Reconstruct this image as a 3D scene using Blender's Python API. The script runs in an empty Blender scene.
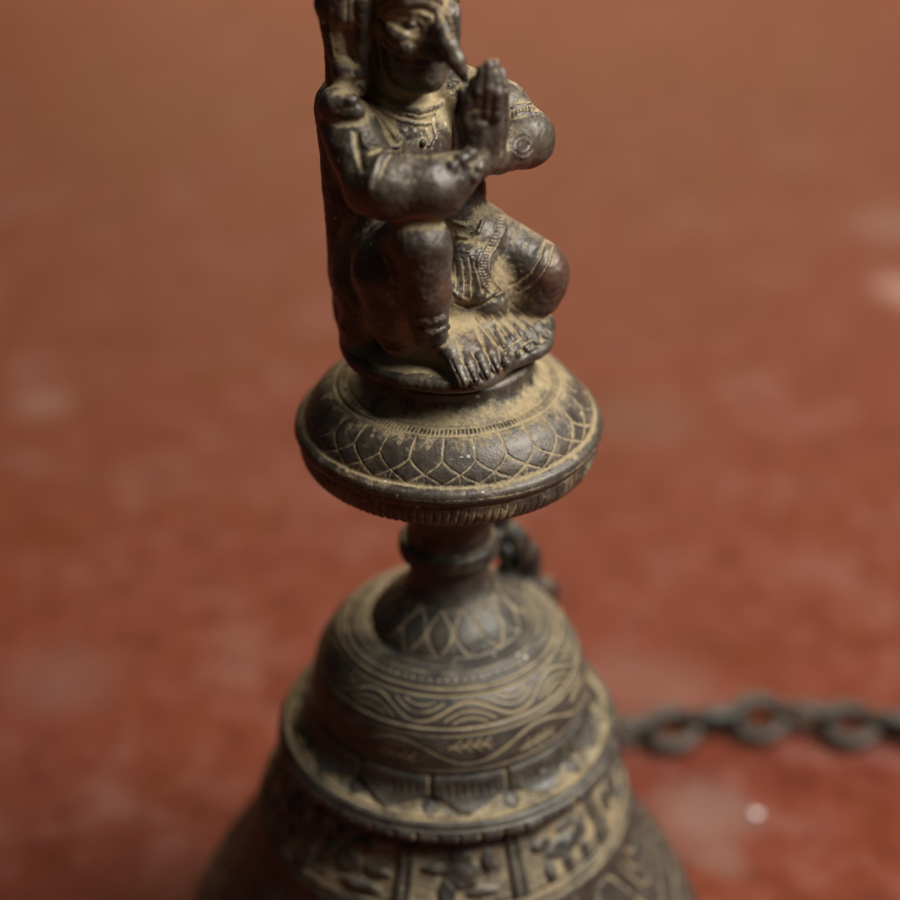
import bpy, math, random
import numpy as np

# ------------------------------------------------------------------ camera, light, exposure
# everything is modelled in centimetres around the bell's axis; U brings it to metres, ZF lifts it onto the floor
U = 0.01
ZF = 18.3            # height of the lotus disc's equator above the floor, cm
CD, CH, PITCH, FPX = 34.6, 20.1, math.radians(30.5), 1700.0   # camera distance, height over disc (cm), tilt, focal length (px of 900)
sc = bpy.context.scene
cam_d = bpy.data.cameras.new('camera')
cam = bpy.data.objects.new('camera', cam_d)
sc.collection.objects.link(cam)
sc.camera = cam
cam.location = (0.03 * U, -CD * U, (CH + ZF) * U)
cam.rotation_euler = (math.pi / 2 - PITCH, 0, 0)
cam_d.sensor_width = 36.0
cam_d.lens = 36.0 * FPX / 900.0
cam_d.clip_start = 0.01
cam_d.clip_end = 50
cam_d.dof.use_dof = True
cam_d.dof.focus_distance = 36.4 * U
cam_d.dof.aperture_fstop = 5.4
cam_d.dof.aperture_blades = 0

world = bpy.data.worlds.new('World')
sc.world = world
world.use_nodes = True
world.node_tree.nodes['Background'].inputs[0].default_value = (0.92, 0.93, 0.95, 1)
world.node_tree.nodes['Background'].inputs[1].default_value = 0.032


def area(name, loc, target, size, energy, color):
    d = bpy.data.lights.new(name, 'AREA')
    d.shape = 'RECTANGLE'
    d.size, d.size_y = size
    d.energy = energy
    d.color = color
    o = bpy.data.objects.new(name, d)
    sc.collection.objects.link(o)
    from mathutils import Vector
    o.location = loc
    o.rotation_euler = (Vector(target) - Vector(loc)).to_track_quat('-Z', 'Y').to_euler()
    return o


area('window_light', (0.66, -0.13, 0.98), (0.03, 0.0, 0.17), (0.58, 0.58), 26.0, (1.0, 0.97, 0.90))
area('floor_fill_light', (0.1, 2.0, 0.75), (0.0, 1.15, 0.0), (1.5, 0.6), 36.0, (1.0, 0.74, 0.42))  # added fill lamp out of view, brightens the far floor
sc.view_settings.view_transform = 'Standard'
sc.view_settings.look = 'None'
sc.view_settings.exposure = 0.0
sc.view_settings.gamma = 1.0

PI = math.pi
C = sc.collection
rng = np.random.default_rng(7)


# ------------------------------------------------------------------ helpers
def ray(px, py):
    a, b = (px - 450) / FPX, (450 - py) / FPX
    return np.array([a, math.cos(PITCH) + b * math.sin(PITCH), -math.sin(PITCH) + b * math.cos(PITCH)])


def at(px, py, y):
    d = ray(px, py)
    t = (y + CD) / d[1]
    return np.array([d[0] * t + 0.03, y, CH + d[2] * t])


def atz(px, py, z):
    d = ray(px, py)
    t = (z - CH) / d[2]
    return np.array([d[0] * t + 0.03, d[1] * t - CD, z])


def tag(o, label=None, cat=None, group=None, kind=None):
    for k, v in (('label', label), ('category', cat), ('group', group), ('kind', kind)):
        if v:
            o[k] = v
    return o


def empty(name, loc=(0, 0, 0)):
    o = bpy.data.objects.new(name, None)
    o.empty_display_size = 0.01
    C.objects.link(o)
    o.location = loc
    return o


def mesh_obj(name, verts, quads, mat, parent=None, dust=None, normals=None, cm=True):
    v = np.asarray(verts, dtype=np.float64)
    if cm:
        v = v * U
        v[:, 2] += ZF * U
    me = bpy.data.meshes.new(name)
    me.vertices.add(len(v))
    me.vertices.foreach_set('co', v.astype(np.float32).ravel())
    q = np.asarray(quads, dtype=np.int32)
    me.loops.add(q.size)
    me.loops.foreach_set('vertex_index', q.ravel())
    me.polygons.add(len(q))
    me.polygons.foreach_set('loop_start', np.arange(0, q.size, q.shape[1], dtype=np.int32))
    me.polygons.foreach_set('loop_total', np.full(len(q), q.shape[1], dtype=np.int32))
    me.polygons.foreach_set('use_smooth', np.ones(len(q), dtype=bool))
    me.update(calc_edges=True)
    if dust is not None:
        a = me.attributes.new('dust', 'FLOAT', 'POINT')
        a.data.foreach_set('value', np.asarray(dust, dtype=np.float32))
    if normals is not None:
        me.normals_split_custom_set_from_vertices(normals.astype(np.float32))
    me.materials.append(mat)
    o = bpy.data.objects.new(name, me)
    C.objects.link(o)
    if parent:
        o.parent = parent
    return o


# ------------------------------------------------------------------ materials
class NT:
    def __init__(s, name):
        s.m = bpy.data.materials.new(name)
        s.m.use_nodes = True
        s.t = s.m.node_tree
        s.n, s.l = s.t.nodes, s.t.links
        s.bsdf = s.n['Principled BSDF']

    def node(s, kind, **kw):
        n = s.n.new(kind)
        for k, v in kw.items():
            if k in n.inputs:
                s.put(n.inputs[k], v)
            else:
                setattr(n, k, v)
        return n

    def put(s, inp, v):
        if isinstance(v, bpy.types.NodeSocket):
            s.l.new(v, inp)
        else:
            inp.default_value = v

    def math(s, op, a, b=None, clamp=False):
        n = s.n.new('ShaderNodeMath')
        n.operation = op
        n.use_clamp = clamp
        s.put(n.inputs[0], a)
        if b is not None:
            s.put(n.inputs[1], b)
        return n.outputs[0]

    def mix(s, f, a, b):
        n = s.n.new('ShaderNodeMix')
        n.data_type = 'RGBA'
        s.put(n.inputs[0], f)
        s.put(n.inputs[6], a)
        s.put(n.inputs[7], b)
        return n.outputs[2]

    def noise(s, co, scale, detail=4, rough=0.6, dist=0.0):
        n = s.n.new('ShaderNodeTexNoise')
        s.l.new(co, n.inputs['Vector'])
        n.inputs['Scale'].default_value = scale
        n.inputs['Detail'].default_value = detail
        n.inputs['Roughness'].default_value = rough
        n.inputs['Distortion'].default_value = dist
        return n.outputs['Fac']

    def ramp(s, f, lo, hi):
        n = s.n.new('ShaderNodeMapRange')
        n.interpolation_type = 'SMOOTHSTEP'
        s.put(n.inputs[0], f)
        n.inputs[1].default_value = lo
        n.inputs[2].default_value = hi
        return n.outputs[0]


def bronze(name, bias=0.0, warm=(0.085, 0.042, 0.026), up=0.30, noise=1.0, dark=(0.036, 0.029, 0.023), worn=(0.088, 0.072, 0.058), dustc=(0.305, 0.236, 0.132), rough=0.43):
    t = NT(name)
    co = t.node('ShaderNodeTexCoord').outputs['Object']
    at_ = t.node('ShaderNodeAttribute', attribute_name='dust').outputs['Fac']
    geo = t.node('ShaderNodeNewGeometry')
    sep = t.node('ShaderNodeSeparateXYZ')
    t.l.new(geo.outputs['Normal'], sep.inputs[0])
    big = t.noise(co, 55, 5, 0.6)
    mid = t.noise(co, 210, 5, 0.7, 0.4)
    fine = t.noise(co, 1100, 4, 0.75)
    upn = t.ramp(sep.outputs[2], 0.25, 1.0)
    d = t.math('ADD', at_, t.math('MULTIPLY', upn, up))
    d = t.math('ADD', d, t.math('MULTIPLY', t.math('SUBTRACT', mid, 0.5), 1.5 * noise))
    d = t.math('ADD', d, t.math('MULTIPLY', t.math('SUBTRACT', big, 0.5), 0.9 * noise))
    d = t.math('ADD', d, t.math('MULTIPLY', t.math('SUBTRACT', fine, 0.5), 0.95))
    d = t.math('ADD', d, bias)
    dust = t.ramp(d, 0.22, 0.85)
    metal = t.mix(t.ramp(mid, 0.35, 0.7), (*dark, 1), (*worn, 1))
    metal = t.mix(t.ramp(big, 0.56, 0.72), metal, (*warm, 1))
    dc = t.mix(t.ramp(fine, 0.3, 0.7), tuple([c * 0.62 for c in dustc]) + (1,), (*dustc, 1))
    dc = t.mix(t.ramp(big, 0.4, 0.75), dc, tuple([dustc[0] * 0.75, dustc[1] * 0.68, dustc[2] * 0.62]) + (1,))
    film = t.math('MULTIPLY', t.ramp(t.noise(co, 130, 6, 0.75, 0.5), 0.42, 0.62), 0.13)
    metal = t.mix(film, metal, dc)
    col = t.mix(dust, metal, dc)
    # tiny glints painted into the colour as pale dots
    vo = t.node('ShaderNodeTexVoronoi')
    t.l.new(co, vo.inputs['Vector'])
    vo.inputs['Scale'].default_value = 330
    glint = t.math('MULTIPLY', t.math('LESS_THAN', vo.outputs['Distance'], 0.16), t.math('GREATER_THAN', t.noise(co, 120, 2), 0.60))
    col = t.mix(t.math('MULTIPLY', glint, 0.55), col, (0.55, 0.50, 0.42, 1))
    t.put(t.bsdf.inputs['Base Color'], col)
    t.put(t.bsdf.inputs['Metallic'], t.math('MULTIPLY', t.math('SUBTRACT', 1.0, dust), 0.28))
    r = t.math('ADD', rough, t.math('MULTIPLY', dust, 0.45))
    r = t.math('ADD', r, t.math('MULTIPLY', t.math('SUBTRACT', mid, 0.5), 0.35), True)
    t.put(t.bsdf.inputs['Roughness'], r)
    h = t.math('ADD', t.math('MULTIPLY', fine, 0.35), t.math('MULTIPLY', mid, 0.9))
    h = t.math('ADD', h, t.math('MULTIPLY', dust, 0.35))
    b = t.node('ShaderNodeBump')
    b.inputs['Strength'].default_value = 0.75
    b.inputs['Distance'].default_value = 0.00035
    t.l.new(h, b.inputs['Height'])
    t.l.new(b.outputs[0], t.bsdf.inputs['Normal'])
    return t.m


M_FIG = bronze('bronze_figure', bias=0.08)
M_DISC = bronze('bronze_disc', noise=1.25, up=0.22)
M_BELL = bronze('bronze_bell', warm=(0.062, 0.058, 0.050), up=0.0, bias=-0.10, dark=(0.034, 0.031, 0.027), noise=0.55, worn=(0.070, 0.065, 0.055), dustc=(0.345, 0.272, 0.158), rough=0.45)
M_CHAIN = bronze('iron_chain', up=0.2, bias=-0.02, dark=(0.018, 0.017, 0.016), worn=(0.04, 0.036, 0.032), dustc=(0.19, 0.145, 0.09), rough=0.5)


def floor_material():
    t = NT('red_oxide_floor')
    co = t.node('ShaderNodeTexCoord').outputs['Object']
    n1 = t.noise(co, 6.0, 4, 0.6, 0.4)
    n2 = t.noise(co, 22.0, 5, 0.65, 0.6)
    n3 = t.noise(co, 75.0, 6, 0.7, 0.3)
    n4 = t.noise(co, 900.0, 3, 0.6)
    col = t.mix(t.ramp(n1, 0.35, 0.68), (0.1327, 0.02949, 0.01465, 1), (0.1401, 0.03244, 0.02146, 1))
    col = t.mix(t.math('MULTIPLY', t.ramp(n2, 0.50, 0.66), 0.75), col, (0.1806, 0.07225, 0.05648, 1))
    col = t.mix(t.math('MULTIPLY', t.ramp(n3, 0.50, 0.70), 0.52), col, (0.2138, 0.09215, 0.07496, 1))
    col = t.mix(t.math('MULTIPLY', t.ramp(n3, 0.48, 0.34), 0.75), col, (0.07741, 0.01474, 0.009782, 1))
    col = t.mix(t.math('MULTIPLY', t.ramp(n2, 0.46, 0.32), 0.75), col, (0.1032, 0.02064, 0.006864, 1))
    # worn pale patches with ragged edges
    for px, py, rad, c, s in ((42, 403, 1.7, (0.2328, 0.1368, 0.1123), 0.5), (908, 290, 2.0, (0.3387, 0.2052, 0.1778), 0.8), (897, 225, 3.0, (0.2117, 0.1094, 0.0936), 0.6),
                              (700, 815, 1.9, (0.1905, 0.1129, 0.0936), 0.7), (660, 690, 2.4, (0.1693, 0.07866, 0.06084), 0.5),
                              (722, 860, 0.9, (0.1905, 0.1094, 0.08892), 0.5), (60, 680, 2.4, (0.1552, 0.08208, 0.0702), 0.4), (640, 420, 3.0, (0.1552, 0.07866, 0.06365), 0.4)):
        p = atz(px, py, -ZF) * U
        vm = t.node('ShaderNodeVectorMath', operation='DISTANCE')
        t.l.new(co, vm.inputs[0])
        vm.inputs[1].default_value = (p[0], p[1], 0)
        dd = t.math('DIVIDE', vm.outputs['Value'], rad * U)
        dd = t.math('ADD', dd, t.math('MULTIPLY', t.math('SUBTRACT', n3, 0.5), 2.2))
        col = t.mix(t.math('MULTIPLY', t.ramp(dd, 1.25, 0.3), s), col, (*c, 1))
    spk = t.ramp(n4, 0.66, 0.74)
    col = t.mix(t.math('MULTIPLY', spk, 0.3), col, (0.2359, 0.1474, 0.1382, 1))
    t.put(t.bsdf.inputs['Base Color'], col)
    t.bsdf.inputs['Specular IOR Level'].default_value = 0.06
    t.put(t.bsdf.inputs['Roughness'], t.math('ADD', 0.5, t.math('MULTIPLY', n2, 0.3)))
    b = t.node('ShaderNodeBump')
    b.inputs['Strength'].default_value = 0.5
    b.inputs['Distance'].default_value = 0.0006
    t.l.new(t.math('ADD', n3, t.math('MULTIPLY', n4, 0.4)), b.inputs['Height'])
    t.l.new(b.outputs[0], t.bsdf.inputs['Normal'])
    return t.m


M_FLOOR = floor_material()
fl = mesh_obj('floor', [(-6, -3, 0), (6, -3, 0), (6, 9, 0), (-6, 9, 0)], [(0, 1, 2, 3)], M_FLOOR, cm=False)
tag(fl, kind='structure')


# ------------------------------------------------------------------ turned parts with engraving
def catmull(P, n):
    P = np.asarray(P, float)
    P = np.vstack([2 * P[0] - P[1], P, 2 * P[-1] - P[-2]])
    out, ti = [], []
    for i in range(1, len(P) - 2):
        p0, p1, p2, p3 = P[i - 1], P[i], P[i + 1], P[i + 2]
        for t in np.linspace(0, 1, n, endpoint=False):
            out.append(0.5 * (2 * p1 + (p2 - p0) * t + (2 * p0 - 5 * p1 + 4 * p2 - p3) * t * t + (3 * p1 - p0 - 3 * p2 + p3) * t ** 3))
            ti.append(i - 1 + t)
    out.append(P[-2])
    ti.append(len(P) - 3)
    return np.array(out), np.array(ti)


def segdist(A, B, polys):
    best = np.full(np.broadcast(A, B).shape, 9.0)
    for P in polys:
        P = np.asarray(P, float)
        for (x0, y0), (x1, y1) in zip(P[:-1], P[1:]):
            dx, dy = x1 - x0, y1 - y0
            L = dx * dx + dy * dy + 1e-12
            h = np.clip(((A - x0) * dx + (B - y0) * dy) / L, 0, 1)
            np.minimum(best, np.hypot(A - x0 - h * dx, B - y0 - h * dy), out=best)
    return best


class Turned:
    """a surface of revolution; engraving works in theta (0 faces -y) and the control index T of the profile"""

    def __init__(s, ctrl, nth, ds):
        P, ti = catmull(ctrl, 40)
        L = np.concatenate([[0], np.cumsum(np.hypot(*np.diff(P, axis=0).T))])
        n = int(L[-1] / ds) + 1
        v = np.linspace(0, L[-1], n)
        s.r, s.z, s.t = np.interp(v, L, P[:, 0]), np.interp(v, L, P[:, 1]), np.interp(v, L, ti)
        s.v = v
        s.th = np.linspace(0, 2 * PI, nth, endpoint=False) - PI
        dr, dz = np.gradient(s.r, v), np.gradient(s.z, v)
        m = np.hypot(dr, dz)
        s.nr, s.nz = -dz / m, dr / m
        s.H = np.zeros((nth, n))
        s.D = np.zeros((nth, n))

    def vof(s, t):
        return np.interp(t, s.t, s.v)

    def groove(s, d, w, depth, dust=1.0, cols=slice(None), rows=slice(None)):
        g = np.exp(-(d / w) ** 2)
        s.H[:, cols] -= depth * g
        s.D[:, cols] = np.maximum(s.D[:, cols], dust * np.exp(-(d / (w * 1.25)) ** 2))

    def ring(s, t, w, depth, dust=1.0, wob=0.0):
        wobble = wob * (np.sin(5 * s.th + t * 7) + 0.6 * np.sin(11 * s.th + t))[:, None]
        s.groove(s.v[None, :] - s.vof(t) + wobble, w, depth, dust)

    def cells(s, t0, t1, N, ph=0.0, sub=0.0):
        """local coordinates of a repeating band: a in -.5...5 of a cell, b in 0..1 down the band, with cell width and band height in cm"""
        c0, c1 = np.searchsorted(s.t, t0), np.searchsorted(s.t, t1)
        cols = slice(c0, c1)
        u = s.th * N / (2 * PI) + ph
        a = (u + 0.5) % 1.0 - 0.5
        k = np.floor(u + 0.5)
        vv = s.v[cols]
        b = (vv - vv[0]) / (vv[-1] - vv[0])
        w = 2 * PI * s.r[cols].mean() / N
        return cols, a[:, None], b[None, :], w, vv[-1] - vv[0], k[:, None]

    def build(s, name, mat, parent, cap=True):
        n_ = np.zeros_like(s.H)
        for q in range(14):
            fr = rng.integers(2, 26)
            n_ += np.sin(fr * s.th[:, None] + rng.uniform(1, 9) * s.v[None, :] + rng.uniform(0, 6)) / 3.2
        s.D *= np.clip(0.95 + 0.13 * n_, 0.6, 1.2)
        s.H += 0.003 * n_
        R = s.r[None, :] + s.nr[None, :] * s.H
        Z = s.z[None, :] + s.nz[None, :] * s.H
        X, Y = R * np.sin(s.th)[:, None], -R * np.cos(s.th)[:, None]
        nt, n = R.shape
        V = np.stack([X, Y, Z], -1).reshape(-1, 3)
        i = np.arange(nt)[:, None]
        j = np.arange(n - 1)[None, :]
        i2 = (i + 1) % nt
        Q = np.stack([i * n + j, i * n + j + 1, i2 * n + j + 1, i2 * n + j], -1).reshape(-1, 4)
        return mesh_obj(name, V, Q, mat, parent, dust=s.D.ravel())


def soft(x, lo, hi):
    t = np.clip((x - lo) / (hi - lo), 0, 1)
    return t * t * (3 - 2 * t)


bell = empty('temple_bell')
tag(bell, 'dark dusty bronze bell on the red floor with a kneeling figure for a handle', 'bell')


def curve(f, a0, a1, n=14):
    return [f(a0 + (a1 - a0) * i / (n - 1)) for i in range(n)]


# lotus disc --------------------------------------------------------
def lotus_disc():
    ctrl = [(0.6, 2.45), (1.7, 2.42), (1.98, 2.3), (1.97, 2.05), (2.08, 1.82), (2.32, 1.66), (2.46, 1.64), (2.62, 1.60), (2.95, 1.40), (3.22, 1.08),
            (3.36, 0.84), (3.46, 0.74), (3.56, 0.66), (3.60, 0.50), (3.53, 0.36), (3.50, 0.26), (3.50, 0.05), (3.42, -0.16), (3.2, -0.30), (2.2, -0.62), (1.25, -1.3), (1.05, -1.9)]
    T = Turned(ctrl, 1500, 0.022)
    t = T.t[None, :]
    # dust lies in the collar and along the rim groove
    T.D += 0.66 * np.exp(-((t - 4.2) / 1.5) ** 2) + 0.5 * np.exp(-((t - 10.3) / 0.45) ** 2) + 0.35 * np.exp(-((t - 14.6) / 0.3) ** 2)
    T.D += 0.22 * np.exp(-((t - 16.3) / 0.9) ** 2)
    T.ring(6.9, 0.035, 0.03, 0.9, 0.006)
    T.ring(5.1, 0.03, 0.03, 0.8)
    T.ring(10.35, 0.05, 0.035, 0.9, 0.01)
    T.ring(14.55, 0.03, 0.035, 0.8, 0.006)
    T.ring(12.7, 0.016, 0.014, 0.75, 0.008)
    # ticks round the inner collar
    cols, a, b, w, hgt, k = T.cells(5.3, 6.75, 170)
    T.groove(np.abs(a + 0.12 * b) * w + 0 * b, 0.02, 0.02 * 1, 0.8, cols)
    # petals: straight sides that fork and cross above a second row
    cols, a, b, w, hgt, k = T.cells(7.1, 10.2, 27, 0.17)
    jit = 0.035 * np.sin(k * 12.9 + 1) * (1 - b) + 0.03 * np.sin(k * 5.3) * b
    T.D[:, cols] += 0.42 * np.exp(-(b / (0.16 + 0.07 * np.sin(T.th * 31)[:, None] + 0.05 * np.sin(T.th * 77)[:, None])) ** 2)
    polys = []
    for sft in (-1, 0, 1):
        polys += [[((sft + 0.05) * w, 0), ((sft) * w, 0.50 * hgt)]]
        for sg in (-1, 1):
            polys += [curve(lambda q: ((sft + sg * q) * w, (0.50 + 0.50 * (q ** 0.75)) * hgt), 0, 1.0, 7)]
    d = segdist((a + jit) * w, b * hgt, polys)
    T.groove(d, 0.020 + 0.006 * np.sin(k * 4.1), 0.024, 1.0, cols)
    # small punched ring on each petal and faint veins
    q = np.abs(np.hypot((np.abs(a) - 0.5) * w, (b - 0.22) * hgt) - 0.035)
    T.groove(q, 0.016, 0.012, 0.7, cols)
    vein = segdist((np.abs(a) - 0.5) * w, b * hgt, [[(0, 0.8 * hgt), (0, 1.0 * hgt)]])
    T.groove(vein, 0.018, 0.012, 0.6, cols)
    # slanting ticks on the lower band
    cols, a, b, w, hgt, k = T.cells(15.0, 18.0, 118)
    jit = 0.16 * np.sin(k * 37.7)
    dd = np.abs(a + jit + 0.5 * (b - 0.5)) * w + 0 * b
    dd = dd + 0.2 * np.clip(0.12 + 0.1 * np.sin(k * 5.1) - b, 0, 1)
    T.groove(dd, 0.024 + 0.008 * np.sin(k * 9.1), 0.03, 0.8, cols)
    T.D[:, cols] += 0.22 * np.clip(np.sin(T.th * 6.3)[:, None] + np.sin(T.th * 17.1 + 2)[:, None], -0.6, 1.2)
    # chipped spots along the rim
    for th, tt, rr in ((0.30, 10.7, 0.07), (0.34, 10.9, 0.05), (0.95, 11.0, 0.08), (-0.7, 10.8, 0.05), (0.1, 11.5, 0.04)):
        dd = np.hypot((T.th[:, None] - th) * 3.4, T.v[None, :] - T.vof(tt))
        g = np.exp(-(dd / rr) ** 2)
        T.H -= 0.02 * g
        T.D = np.maximum(T.D, 1.1 * g)
    return T.build('lotus_disc', M_DISC, bell)


lotus_disc()


# neck --------------------------------------------------------------
def neck():
    ctrl = [(1.06, -1.5), (1.02, -2.2), (1.04, -2.5), (1.10, -2.62), (1.20, -2.72), (1.24, -2.9), (1.22, -3.06), (1.10, -3.16), (1.00, -3.3), (0.98, -3.6), (1.04, -3.95)]
    T = Turned(ctrl, 700, 0.025)
    T.ring(2.8, 0.04, 0.04, 0.6)
    T.ring(7.4, 0.05, 0.05, 0.7)
    T.ring(1.2, 0.03, 0.03, 0.5)
    T.ring(5.2, 0.02, 0.02, 0.5)
    T.H += 0.012 * np.sin(9 * T.th)[:, None] * np.sin(T.v * 6)[None, :]
    o = T.build('neck', M_BELL, bell)
    ctrl = [(0.97, -3.55), (1.0, -3.75), (1.08, -3.96), (1.22, -4.16), (1.44, -4.38), (1.68, -4.62), (1.86, -4.86), (1.96, -5.04), (1.88, -5.14), (1.7, -5.17)]
    T = Turned(ctrl, 1000, 0.022)
    t = T.t[None, :]
    T.D += 0.5 * np.exp(-((t - 2.8) / 0.9) ** 2)
    T.ring(6.5, 0.03, 0.03, 0.7)
    cols, a, b, w, hgt, k = T.cells(2.6, 6.6, 15, 0.3)
    polys = []
    for sft in (-1, 0, 1):
        for sg in (-1, 1):
            polys += [curve(lambda q: ((sft + sg * (0.46 * math.sin(PI * min(q, 0.5)) if q < 0.5 else sg * 0 + 0.46 * (1 - ((q - 0.5) / 0.5) ** 1.6))) * w, q * hgt), 0.0, 1.0, 9)]
    T.groove(segdist(a * w, b * hgt, polys), 0.028, 0.025, 0.95, cols)
    T.groove(segdist((np.abs(a) - 0.5) * w, b * hgt, [[(0, 0.55 * hgt), (0, 0.8 * hgt)]]), 0.024, 0.02, 0.8, cols)
    T.build('petal_cap', M_BELL, bell)


neck()


# dome ---------------------------------------------------------------
def dome():
    ctrl = [(1.5, -5.02), (1.9, -5.05), (2.15, -5.08), (2.32, -5.12), (2.45, -5.17), (2.58, -5.23), (2.72, -5.31), (2.9, -5.46), (3.05, -5.62), (3.18, -5.82),
            (3.29, -6.04), (3.37, -6.26), (3.44, -6.5), (3.49, -6.8), (3.515, -7.08), (3.51, -7.25), (3.44, -7.42)]
    T = Turned(ctrl, 1900, 0.015)
    t = T.t[None, :]
    for tt, w in ((2.9, 0.035), (5.75, 0.04), (6.6, 0.04), (9.85, 0.042), (10.6, 0.042), (14.0, 0.035)):
        T.ring(tt, w * (0.72 if tt > 4.5 else 0.4), 0.045, 1.25 if tt > 4.5 else 1.0, 0.006)
    for tt in (6.2, 10.2, 5.2):
        T.H += 0.02 * np.exp(-((T.v[None, :] - T.vof(tt)) / 0.05) ** 2)
    # bead row
    cols, a, b, w, hgt, k = T.cells(3.2, 5.2, 74)
    dd = np.hypot(a * w, (b - 0.55) * hgt)
    T.groove(dd, 0.034, 0.03, 1.0, cols)
    # upper scroll: a wave with nested arcs in each hollow
    def scroll(t0, t1, N, ph, arcs, leaf):
        cols, a, b, w, hgt, k = T.cells(t0, t1, N, ph)
        A, B = a * w, b * hgt
        jit = 0.02 * np.sin(k * 3.3)
        wave = [curve(lambda q: (q * w, (0.5 + 0.36 * math.sin(2 * PI * q)) * hgt), -0.75, 0.75, 40)]
        polys = [wave[0]]
        T.groove(segdist(A, B + jit, polys), 0.030, 0.04, 1.25, cols)
        polys = []
        if arcs:
            for (cx, sg) in ((-0.25, 1), (0.25, -1)):
                for kk in (0.74, 0.34):
                    # nested arcs follow the wave inside its hollow
                    polys.append(curve(lambda q: ((cx + q * 0.23 * (0.35 + kk)) * w,
                                                  (0.5 + sg * (0.42 - 0.62 * kk * math.cos(q * 1.35))) * hgt), -1, 1, 9))
        if leaf:
            for (cx, sg) in ((-0.25, 1), (0.25, -1)):
                base = (0.5 + sg * 0.22)
                polys.append(curve(lambda q: ((cx + 0.15 * q) * w, (base + 0.05 * q * q) * hgt), -1, 1, 6))
                for m in (-0.8, -0.35, 0.1, 0.55):
                    for s2 in (-1, 1):
                        polys.append([((cx + 0.15 * m) * w, base * hgt), ((cx + 0.15 * m + 0.055) * w, (base + s2 * 0.17) * hgt)])
        T.groove(segdist(A, B + jit, polys), 0.023, 0.035, 1.3, cols)
    scroll(6.75, 9.7, 8, -0.46, True, False)
    scroll(10.75, 13.85, 6, 0.094, False, True)
    T.build('dome', M_BELL, bell)


dome()


# collar of leaves and toothed flange ----------------------------------
def flange():
    ctrl = [(3.35, -7.2), (3.44, -7.3), (3.52, -7.42), (3.56, -7.6), (3.62, -7.78), (3.72, -7.93), (3.85, -8.04), (3.98, -8.10), (4.10, -8.14), (4.22, -8.18), (4.33, -8.24),
            (4.38, -8.34), (4.42, -8.40), (4.44, -8.50), (4.40, -8.60), (4.2, -8.66), (4.0, -8.70)]
    T = Turned(ctrl, 1500, 0.022)
    t = T.t[None, :]
    N = 12
    T.D += 0.08 + 0.16 * soft(t, 4.5, 5.5) * (1 - soft(t, 8, 9))
    # leaves stand proud of the beige ground: broad at the top, pointed below
    cols, a, b, w, hgt, k = T.cells(1.2, 7.9, N, -0.27)
    aa = np.abs(a)
    edge = np.where(b < 0.42, 0.475 + 0 * b, 0.475 - 0.475 * (np.clip(b - 0.42, 0, 1) / 0.52))
    sd = (edge - aa) * w
    m = soft(sd, -0.02, 0.05)
    T.H[:, cols] += 0.085 * m
    T.D[:, cols] = T.D[:, cols] * (1 - 0.85 * m) + (1 - m) * 0.42 - 0.28 * m
    T.groove(np.abs(sd - 0.01), 0.025, 0.02, 0.9, cols)
    ticks = [[(x * w, 0.16 * hgt), (x * w, 0.42 * hgt)] for x in (-0.3, -0.2, -0.1, 0.0, 0.1, 0.2, 0.3)]
    T.groove(segdist(a * w, b * hgt, ticks), 0.028, 0.03, 0.6, cols)
    # diamond between the leaf points
    ah = (np.abs(a) - 0.5)
    dm = segdist(np.abs(ah) * w, b * hgt, [[(0, 0.55 * hgt), (0.11 * w, 0.72 * hgt), (0, 0.9 * hgt)], [(0.22 * w, 0.72 * hgt), (0.36 * w, 0.92 * hgt)]])
    T.groove(dm, 0.028, 0.035, 0.7, cols)
    inside = soft(0.12 * w - (np.abs(ah) * w + np.abs(b - 0.72) * 0.7 * hgt), -0.02, 0.02)
    T.D[:, cols] -= 0.35 * inside
    tri = segdist(np.abs(ah) * w, b * hgt, [[(0.15 * w, 0.60 * hgt), (0.5 * w, 0.93 * hgt)], [(0.0, 0.93 * hgt), (0.5 * w, 0.96 * hgt)]])
    T.H[:, cols] += 0.035 * np.exp(-(tri / 0.03) ** 2)
    T.D[:, cols] += 0.25 * np.exp(-(tri / 0.04) ** 2)
    T.ring(8.0, 0.045, 0.05, 0.9, 0.008)
    T.H += 0.05 * np.exp(-((T.v[None, :] - T.vof(9.0)) / 0.10) ** 2)
    T.ring(10.2, 0.04, 0.05, 0.6)
    # teeth
    cols, a, b, w, hgt, k = T.cells(11.0, 15.0, 52)
    dd = np.maximum(0.5 * w - np.abs(a + 0.06 * np.sin(k * 7.7)) * w, 0) + 0 * b
    T.groove(dd, 0.05, 0.09, 0.95, cols)
    T.H += 0.015 * (np.sin(17 * T.th) + np.sin(29 * T.th + 1))[:, None] * soft(t, 9, 12) * 0.5
    T.build('flange', M_BELL, bell)


flange()


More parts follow.
